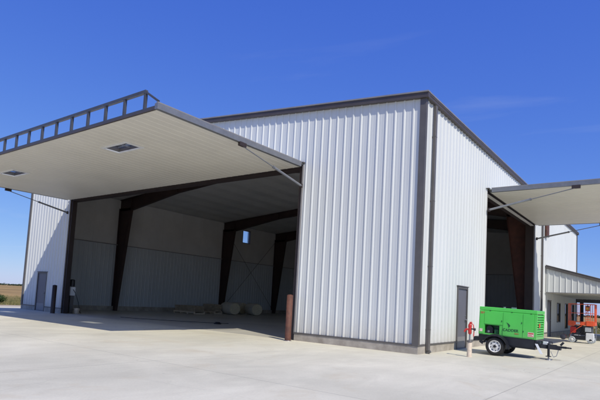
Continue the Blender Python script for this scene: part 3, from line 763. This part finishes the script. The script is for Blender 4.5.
mb = MB(); mb.bar((1.80, 3.05, zt_+.03), (1.95, 3.05, zt_+.03), .03, .05, 'galv'); P('lifting_eye', mb, body)
# chassis
mb = MB()
mb.box((x0-.0, y0+.03, .42), (x1+.02, y1-.05, zb_-.002), 'black')
mb.box((1.9, y0+.06, .31), (x1-.02, y0+.4, .419), 'black'); mb.box((x0-.14, y0+.04, .40), (x0-.002, y1-.1, .52), 'black')
mb.box((x0-.17, y0+.06, .38), (x0-.142, y1-.12, .50), 'black'); mb.box((1.75, y0-.0, .36), (2.62, y0+.028, .60), 'black')
P('chassis', mb)
for yy in (y0+.18, y1-.25):
    mb = MB(); mb.box((x0-.178, yy, .41), (x0-.1705, yy+.1, .47), 'red'); P('tail_light', mb)
mb = MB(); mb.tube((1.535, y0-.16, .30), (1.535, y1+.14, .30), .035, 'black', 12); mb.box((1.44, y0+.05, .31), (1.63, y1-.1, .45), 'black'); P('axle', mb)
for side, yy in ((-1, y0-.20), (1, y1-.0)):
    mb = MB(); wx, wz, wr = 1.535, .29, .29; oy = yy; ow = .19
    mb.lathe((wx, oy, wz), (0, 1, 0), [(0.02, .175), (.0, .2), (.004, .245), (.03, .278), (.06, wr), (ow-.06, wr), (ow-.03, .278), (ow-.004, .245), (ow, .2), (ow-.02, .175)], 'tyre', 40)
    wh = P('wheel', mb)
    mb = MB(); fo = oy if side < 0 else oy+ow; q = 1 if side < 0 else -1
    mb.lathe((wx, fo, wz), (0, q, 0), [(.012, .185), (.004, .182), (.012, .168), (.05, .160), (.06, .150), (.035, .095), (.03, .07), (.03, .001)], 'rim', 36)
    mb.lathe((wx, fo, wz), (0, q, 0), [(.0, .001), (-.012, .03), (.0, .042), (.035, .045)], 'black', 20)
    for k in range(8):
        an = k*math.tau/8+.2; mb.tube((wx+.125*math.cos(an), fo+q*.036, wz+.125*math.sin(an)), (wx+.125*math.cos(an), fo+q*.06, wz+.125*math.sin(an)), .017, 'black', 8)
    for k in range(5):
        an = k*math.tau/5; mb.tube((wx+.065*math.cos(an), fo+q*.018, wz+.065*math.sin(an)), (wx+.065*math.cos(an), fo+q*.035, wz+.065*math.sin(an)), .010, 'galv', 6)
    P('rim', mb, wh)
    mb = MB(); ya, yb = (oy-.03, y0+.03) if side < 0 else (y1-.06, oy+ow+.03)
    arc = [(wx+.36*math.cos(t), wz+.02+.345*math.sin(t)) for t in [math.radians(a) for a in (8, 25, 42, 60, 78, 102, 120, 138, 155, 172)]]
    arc = [(wx+.44, .28)]+arc+[(wx-.46, .42)]
    for (a0, b0), (a1, b1) in zip(arc[:-1], arc[1:]):
        mb.hexa([(a0, ya, b0), (a1, ya, b1), (a1, yb, b1), (a0, yb, b0), (a0, ya, b0+.012), (a1, ya, b1+.012), (a1, yb, b1+.012), (a0, yb, b0+.012)], 'black')
        mb.hexa([(a0, ya, b0-.05), (a1, ya, b1-.05), (a1, ya+.008, b1-.05), (a0, ya+.008, b0-.05), (a0, ya, b0), (a1, ya, b1), (a1, ya+.008, b1), (a0, ya+.008, b0)], 'black')
    P('fender', mb)
# tongue with jack, lunette eye and strap
mb = MB(); cy_ = (y0+y1)/2
mb.bar((x1-.3, y0+.16, .44), (3.16, cy_-.05, .42), .07, .12, 'black'); mb.bar((x1-.3, y1-.2, .44), (3.16, cy_+.05, .42), .07, .12, 'black')
mb.box((3.00, cy_-.1, .36), (3.26, cy_+.1, .475), 'black'); mb.box((x1+.02, y0+.1, .40), (x1+.1, y1-.14, .54), 'black')
P('tongue', mb)
mb = MB(); mb.bar((3.26, cy_, .45), (3.40, cy_, .45), .07, .06, 'black')
for k in range(14):
    a0, a1 = math.tau*k/14, math.tau*(k+1)/14
    mb.tube((3.46+.065*math.cos(a0), cy_+.065*math.sin(a0), .45), (3.46+.065*math.cos(a1), cy_+.065*math.sin(a1), .45), .02, 'black', 6)
mb.bar((3.24, cy_, .50), (3.32, cy_, .60), .05, .06, 'black'); P('coupler', mb)
mb = MB(); mb.tube((2.96, cy_-.22, .12), (2.96, cy_-.22, .50), .035, 'black', 12); mb.box((2.89, cy_-.29, .10), (3.03, cy_-.15, .12), 'black')
mb.tube((2.96, cy_-.22, .025), (2.96, cy_-.22, .10), .022, 'galv', 10); mb.lathe((2.96, cy_-.22, 0), (0, 0, 1), [(0, .09), (.02, .09), (.03, .03)], 'galv', 16)
mb.path([(2.96, cy_-.22, .50), (2.96, cy_-.22, .54), (3.06, cy_-.22, .54), (3.06, cy_-.22, .48)], .012, 'black', 6); P('jack', mb)
mb = MB(); mb.hexa([(x1-.02, y0+.02, .50), (x1+.05, y0+.02, .50), (x1+.21, y0-.02, .22), (x1+.14, y0-.02, .22), (x1-.02, y0+.05, .50), (x1+.05, y0+.05, .50), (x1+.21, y0+.01, .22), (x1+.14, y0+.01, .22)], 'white_plastic'); P('rear_bracket', mb, TR)
mb = MB(); mb.path([(x1+.05, cy_, .56), (x1+.2, cy_-.05, .50), (x1+.4, cy_, .49), (3.14, cy_+.02, .49)], .014, 'black', 6)
P('cable', mb)
mb = MB(); mb.path([(3.2, cy_-.06, .36), (3.16, cy_-.1, .18), (3.08, cy_-.12, .14), (3.0, cy_-.1, .30)], .010, 'galv', 6); P('safety_chain', mb)
mb = MB(); mb.cbox((x1+.12, cy_-.15, .475), (x1+.26, cy_-.02, .57), 'white_plastic', .01); P('junction_box', mb)
# tilt the sprung mass and tongue slightly nose-down about the axle
rot = Matrix.Translation((1.535, 0, .3)) @ Matrix.Rotation(math.radians(1.7), 4, 'Y') @ Matrix.Translation((-1.535, 0, -.3))
for o in parts:
    if o.name.split('.')[0] in ('wheel', 'axle', 'rim'): continue
    if o.name.startswith('jack'): o.data.transform(Matrix.Translation((0, 0, 0))); continue
    o.data.transform(rot)

# ---------------------------------------------------------------- scissor lift
SLF = thing('scissor_lift', (2.25, 15.4, 0), 'small orange scissor lift parked under the edge of the canopy', 'lift')
lx0, lx1, ly0, ly1 = 1.70, 2.86, 15.0, 15.8
mb = MB()
mb.cbox((lx0+.06, ly0+.1, .14), (lx1-.06, ly1-.1, .40), 'grey_plastic', .02)
mb.cbox((lx0+.16, ly0+.02, .17), (lx1-.42, ly0+.098, .37), 'black', .01)
mb.cbox((lx1-.38, ly0-.03, .13), (lx1-.02, ly0+.098, .52), 'white_plastic', .02)
mb.box((lx0+.03, ly0+.2, .2), (lx0+.058, ly1-.2, .42), 'orange')
P0_ = mb.build('chassis', SLF)
for (x, y) in ((lx0+.17, ly0+.0), (lx1-.17, ly0+.0), (lx0+.17, ly1-.1), (lx1-.17, ly1-.1)):
    mb = MB(); mb.lathe((x, y-.02 if y < 15.4 else y, .155), (0, 1, 0), [(0, .001), (.0, .10), (-.005, .105), (.0, .13), (.01, .155), (.11, .155), (.12, .13), (.12, .001)], 'grey_plastic', 24)
    mb.lathe((x, y-.03 if y < 15.4 else y+.125, .155), (0, 1, 0), [(0, .001), (0, .07), (.006, .075)], 'rim', 20); mb.build('wheel', SLF)
mb = MB()
for k in range(7):
    z = .42+k*.065
    for yy in (ly0+.15, ly1-.18):
        mb.bar((lx0+.12, yy, z), (lx1-.12, yy, z+.04), .03, .045, 'black'); mb.bar((lx0+.12, yy+.035, z+.04), (lx1-.12, yy+.035, z), .03, .045, 'grey_plastic')
    mb.tube((lx0+.14, ly0+.13, z+.02), (lx0+.14, ly1-.14, z+.02), .018, 'galv', 8); mb.tube((lx1-.14, ly0+.13, z+.02), (lx1-.14, ly1-.14, z+.02), .018, 'galv', 8)
mb.box((lx0+.08, ly0+.03, .50), (lx0+.34, ly0+.12, .80), 'red'); mb.cbox((lx1-.42, ly0+.0, .58), (lx1-.16, ly0+.12, .82), 'grey_plastic', .01)
mb.path([(lx0+.3, ly0+.05, .5), (lx0+.45, ly0-.02, .62), (lx0+.55, ly0+.02, .45), (lx0+.7, ly0, .7), (lx0+.8, ly0+.03, .88)], .014, 'black', 6)
mb.path([(lx0+.1, ly0+.02, .45), (lx0+.5, ly0-.01, .80), (lx0+.62, ly0+.03, .88)], .016, 'orange', 6)
mb.build('scissor_arms', SLF)
mb = MB()
mb.box((lx0, ly0+.03, .90), (lx1, ly1-.03, .94), 'black')
for a_, b_ in (((lx0-.02, ly0), (lx1+.02, ly0+.02)), ((lx0-.02, ly1-.02), (lx1+.02, ly1)), ((lx0-.02, ly0+.021), (lx0, ly1-.021)), ((lx1, ly0+.021), (lx1+.02, ly1-.021))):
    mb.box((a_[0], a_[1], .90), (b_[0], b_[1], 1.07), 'orange')
mb.cbox((lx0+.0, ly0-.06, .84), (lx0+.28, ly0-.002, 1.10), 'orange', .01); mb.box((lx0+.34, ly0-.006, .93), (lx0+.52, ly0-.001, 1.04), 'white_plastic')
mb.cbox((lx1-.36, ly0-.04, .87), (lx1-.02, ly0-.002, 1.12), 'orange', .01)
mb.build('platform', SLF)
mb = MB()
zt2 = 1.96
for x in (lx0, lx0+.42, lx0+.78, lx1-.18, lx1):
    for y in (ly0+.01, ly1-.01): mb.tube((x, y, 1.07), (x, y, zt2), .0135, 'orange', 8)
for z in (1.50, zt2):
    for y in (ly0+.01, ly1-.01): mb.tube((lx0, y, z), (lx1, y, z), .0135, 'orange', 8)
    for x in (lx0, lx1): mb.tube((x, ly0+.01, z), (x, ly1-.01, z), .0135, 'orange', 8)
for y in (ly0+.25, ly0+.55): mb.tube((lx1, y, 1.07), (lx1, y, zt2), .015, 'orange', 8); mb.tube((lx0, y, 1.07), (lx0, y, zt2), .015, 'orange', 8)
for z in (1.2, 1.34, 1.64, 1.8): mb.tube((lx0+.80, ly0+.01, z), (lx1-.18, ly0+.01, z), .013, 'orange', 6)
mb.tube((lx0+.80, ly0+.01, 1.5), (lx1-.18, ly0+.01, zt2), .013, 'orange', 6)
mb.build('guard_rail', SLF)
mb = MB(); mb.cbox((lx1-.42, ly0+.04, 1.62), (lx1-.22, ly0+.16, 1.88), 'black', .01); mb.tube((lx1-.32, ly0+.1, 1.88), (lx1-.32, ly0+.1, 1.98), .015, 'black', 8)
mb.box((lx1-.40, ly0+.035, 1.68), (lx1-.24, ly0+.039, 1.82), 'yellow'); mb.build('control_box', SLF)
mb = MB()
for z in (.25, .40, .55): mb.tube((lx1+.03, ly0+.2, z), (lx1+.03, ly0+.5, z), .012, 'galv', 6)
for y in (ly0+.2, ly0+.5): mb.tube((lx1+.03, y, .2), (lx1+.03, y, .9), .012, 'galv', 6)
mb.build('ladder', SLF)

# cable reel near the office wall and hose on the ground
cr = thing('cable_reel', (1.15, 17.2, 0), 'dark cable reel lying near the wall left of the orange lift', 'reel')
mb = MB(); mb.lathe((1.15, 17.0, .17), (0, 1, 0), [(0, .001), (0, .14), (.02, .14), (.02, .07), (.24, .07), (.24, .14), (.26, .14), (.26, .001)], 'trim_light', 28); mb.build('drum', cr)
mb = MB()
for k in range(6): mb.lathe((1.15, 17.035+k*.033, .17), (0, 1, 0), [(0, .12), (.008, .137), (.017, .143), (.025, .137), (.033, .12)], 'red' if k % 3 else 'dark_green', 24)
mb.build('cable', cr)

# ---------------------------------------------------------------- things inside the hangar
def roll(loc, ang, r, L_, lab):
    t = thing('insulation_roll', loc, lab, 'insulation roll', 'rolls of insulation lying on the hangar floor')
    d_ = V((math.cos(ang), math.sin(ang), 0)); o = V(loc)+V((0, 0, r))
    mb = MB(); n = 14; prof = []
    for k in range(n+1):
        tt = k/n; rr = r*(1+.025*noise.noise(V((tt*6, loc[0], 0))))
        if k in (0, n): rr *= .93
        prof.append((tt*L_, rr))
    mb.lathe(o, d_, prof, 'wrap', 28); mb.build('wrap', t)
    for e, q in ((0, -1), (L_, 1)):
        mb = MB()
        pr = []
        for k in range(12):
            rr = r*.92*(1-k/11); pr.append((e+q*(.012+(.022 if k % 2 else 0)), max(rr, .002)))
        mb.lathe(o, d_, pr, 'fibre', 28); mb.build('end_face', t)
roll((-20.3, 13.5, 0), math.radians(158), .46, 1.9, 'pale wrapped roll of insulation, the nearer of the two with round ends showing')
roll((-19.5, 15.1, 0), math.radians(150), .46, 1.9, 'pale wrapped roll of insulation, the one nearest the right of the pile')
roll((-21.4, 15.6, 0), math.radians(165), .46, 1.7, 'pale wrapped roll of insulation half hidden behind the two front rolls')
def bundle(x0_, x1_, y0_, y1_, h, lab):
    t = thing('bundle', ((x0_+x1_)/2, (y0_+y1_)/2, 0), lab, 'bundle', 'flat bundles on timber skids by the hangar wall')
    mb = MB()
    mb.box((x0_, y0_, .08), (x1_, y0_+.09, .17), 'wood'); mb.box((x0_, y1_-.09, .08), (x1_, y1_, .17), 'wood')
    for k in range(4): xx = x0_+(x1_-x0_-.1)*k/3; mb.box((xx, y0_+.02, 0), (xx+.1, y1_-.02, .079), 'wood')
    mb.build('skid', t)
    mb = MB(); n = 5
    for k in range(n):
        j = random.uniform(-.04, .04); z0_ = .172+k*(h-.172)/n; mb.cbox((x0_+.05+j, y0_+.05, z0_), (x1_-.05+j, y1_-.05, z0_+(h-.172)/n-.01), 'card', .012)
    mb.build('stack', t)
bundle(-22.8, -20.6, 9.8, 10.8, .58, 'brown flat bundle on a pale timber skid, nearest the left hangar wall')
bundle(-22.9, -21.5, 12.6, 13.4, .72, 'brown bundle on a skid between the flat bundle and the rolls')

pu = thing('hydraulic_pump_unit', (-20.2, .62, 0), 'white pump unit with a black motor just inside the left jamb', 'pump')
mb = MB(); mb.cbox((-20.42, .45, .95), (-20.02, .75, 1.42), 'white_plastic', .02); mb.build('tank', pu)
mb = MB(); mb.tube((-20.2, .62, 1.44), (-20.2, .62, 1.78), .13, 'black', 18); mb.lathe((-20.2, .62, 1.78), (0, 0, 1), [(0, .13), (.03, .12), (.05, .05), (.05, .001)], 'black', 18); mb.build('motor', pu)
mb = MB(); mb.box((-20.36, .5, .0), (-20.30, .7, .95), 'trim'); mb.box((-20.12, .5, .0), (-20.06, .7, .95), 'trim'); mb.build('stand', pu)
mb = MB(); mb.path([(-20.05, .6, 1.3), (-19.85, .65, 1.1), (-19.75, .8, .6), (-19.7, .9, .1), (-19.75, 1.0, .02)], .015, 'black', 6); mb.build('hose', pu)
mb = MB(); mb.lathe((-19.75, .75, 0), (0, 0, 1), [(0, .001), (0, .12), (.28, .145), (.29, .15), (.29, .135), (.02, .11), (.02, .001)], 'beige_pipe', 20); mb.path([(-19.89, .75, .27), (-19.85, .70, .18), (-19.75, .65, .15), (-19.65, .70, .18), (-19.61, .75, .27)], .005, 'galv', 5)
tag(mb.build('bucket'), 'tan bucket on the floor at the left jamb under the pump unit', 'bucket')
mb = MB()
pts = []
for k in range(60):
    t = k/59
    pts.append((-16.6+4.75*t+.10*math.sin(t*9), 1.25+2.9*t**1.3+.12*math.sin(t*7+1), .018))
mb.path(pts, .012, 'black', 6)
tag(mb.build('hose'), 'long thin black hose trailing across the shaded hangar floor', 'hose')
mb = MB()
for j in range(3):
    for k in range(20):
        a0, a1 = math.tau*k/20, math.tau*(k+1)/20; r_ = .17-.03*j
        mb.tube((-11.8+r_*math.cos(a0), 3.5+r_*math.sin(a0), .02+j*.03), (-11.8+r_*math.cos(a1), 3.5+r_*math.sin(a1), .02+j*.03), .018, 'black', 6)
tag(mb.build('coiled_hose'), 'small dark coil of hose on the hangar floor', 'hose')

# ---------------------------------------------------------------- world, sun, camera
wd = bpy.data.worlds.new('World'); scene.world = wd; wd.use_nodes = True
nt = wd.node_tree; L = nt.links.new
bg = nt.nodes['Background']; bg.inputs['Strength'].default_value = .095
sky = N(nt, 'ShaderNodeTexSky', sky_type='NISHITA'); sky.sun_disc = False
SD = V((.803, -.395, 1.0)).normalized()
sky.sun_elevation = math.asin(SD.z); sky.sun_rotation = math.atan2(SD.x, SD.y)
sky.altitude = 800; sky.air_density = 1.0; sky.dust_density = .35; sky.ozone_density = 3.0
# thin cirrus streaks
tc = N(nt, 'ShaderNodeTexCoord')
sx = N(nt, 'ShaderNodeSeparateXYZ'); L(tc.outputs['Generated'], sx.inputs[0])
mz = N(nt, 'ShaderNodeMath', operation='MAXIMUM'); L(sx.outputs[2], mz.inputs[0]); mz.inputs[1].default_value = .05
dx = N(nt, 'ShaderNodeMath', operation='DIVIDE'); L(sx.outputs[0], dx.inputs[0]); L(mz.outputs[0], dx.inputs[1])
dy = N(nt, 'ShaderNodeMath', operation='DIVIDE'); L(sx.outputs[1], dy.inputs[0]); L(mz.outputs[0], dy.inputs[1])
cb = N(nt, 'ShaderNodeCombineXYZ'); L(dx.outputs[0], cb.inputs[0]); L(dy.outputs[0], cb.inputs[1])
mp = N(nt, 'ShaderNodeMapping'); mp.inputs['Rotation'].default_value = (0, 0, .5); mp.inputs['Scale'].default_value = (.55, 1.5, 1); mp.inputs['Location'].default_value = (1.3, .4, 0)
L(cb.outputs[0], mp.inputs['Vector'])
cn = N(nt, 'ShaderNodeTexNoise'); cn.inputs['Scale'].default_value = .9; cn.inputs['Detail'].default_value = 7; cn.inputs['Roughness'].default_value = .55; cn.inputs['Distortion'].default_value = .7
L(mp.outputs[0], cn.inputs['Vector'])
cr_ = N(nt, 'ShaderNodeValToRGB'); e = cr_.color_ramp.elements; e[0].position = .58; e[0].color = (0, 0, 0, 1); e[1].position = .92; e[1].color = (.15, .15, .15, 1)
L(cn.outputs['Fac'], cr_.inputs['Fac'])
sp_ = N(nt, 'ShaderNodeSeparateColor'); L(sky.outputs[0], sp_.inputs[0]); jn = N(nt, 'ShaderNodeCombineColor')
for i, (ga, aa) in enumerate(((.95, .60), (.80, .672), (.33, .895))):   # clear deep blue daylight: contrast curve per channel
    m1 = N(nt, 'ShaderNodeMath', operation='MULTIPLY'); L(sp_.outputs[i], m1.inputs[0]); m1.inputs[1].default_value = .095
    m2 = N(nt, 'ShaderNodeMath', operation='POWER'); L(m1.outputs[0], m2.inputs[0]); m2.inputs[1].default_value = ga
    m3_ = N(nt, 'ShaderNodeMath', operation='MULTIPLY'); L(m2.outputs[0], m3_.inputs[0]); m3_.inputs[1].default_value = aa/.095
    L(m3_.outputs[0], jn.inputs[i])
mx = N(nt, 'ShaderNodeMix', data_type='RGBA'); L(cr_.outputs['Color'], mx.inputs[0]); L(jn.outputs[0], mx.inputs[6]); mx.inputs[7].default_value = (7.5, 8, 8.6, 1)
L(mx.outputs[2], bg.inputs['Color'])

sl = bpy.data.lights.new('sun', 'SUN'); sl.energy = 3.8; sl.angle = math.radians(.53); sl.color = (1, .93, .80)
so = bpy.data.objects.new('sun', sl); COL.objects.link(so); so.rotation_euler = SD.to_track_quat('Z', 'Y').to_euler(); so.location = (30, -20, 40)

pit, rol, yaw = .0803, .05481, .64206
cp, sp, cyw, syw = math.cos(pit), math.sin(pit), math.cos(yaw), math.sin(yaw)
F = V((-syw*cp, cyw*cp, sp)); Rr = V((cyw, syw, 0)); U = Rr.cross(F)
R2 = math.cos(rol)*Rr+math.sin(rol)*U; U2 = -math.sin(rol)*Rr+math.cos(rol)*U
cam = bpy.data.cameras.new('camera'); co = bpy.data.objects.new('camera', cam); COL.objects.link(co)
m3 = Matrix((R2, U2, -F)).transposed()
co.matrix_world = Matrix.Translation((5.9224, -13.8309, 1.385)) @ m3.to_4x4()
cam.sensor_fit = 'HORIZONTAL'; cam.sensor_width = 36; cam.lens = 499.3/600*36; cam.shift_x = .0007; cam.shift_y = .0997
cam.clip_start = .1; cam.clip_end = 9000
scene.camera = co
vs = scene.view_settings; vs.view_transform = 'Standard'; vs.look = 'None'; vs.gamma = 1; vs.use_curve_mapping = False; vs.exposure = 0.12
scene.cycles.max_bounces = 8; scene.cycles.diffuse_bounces = 5
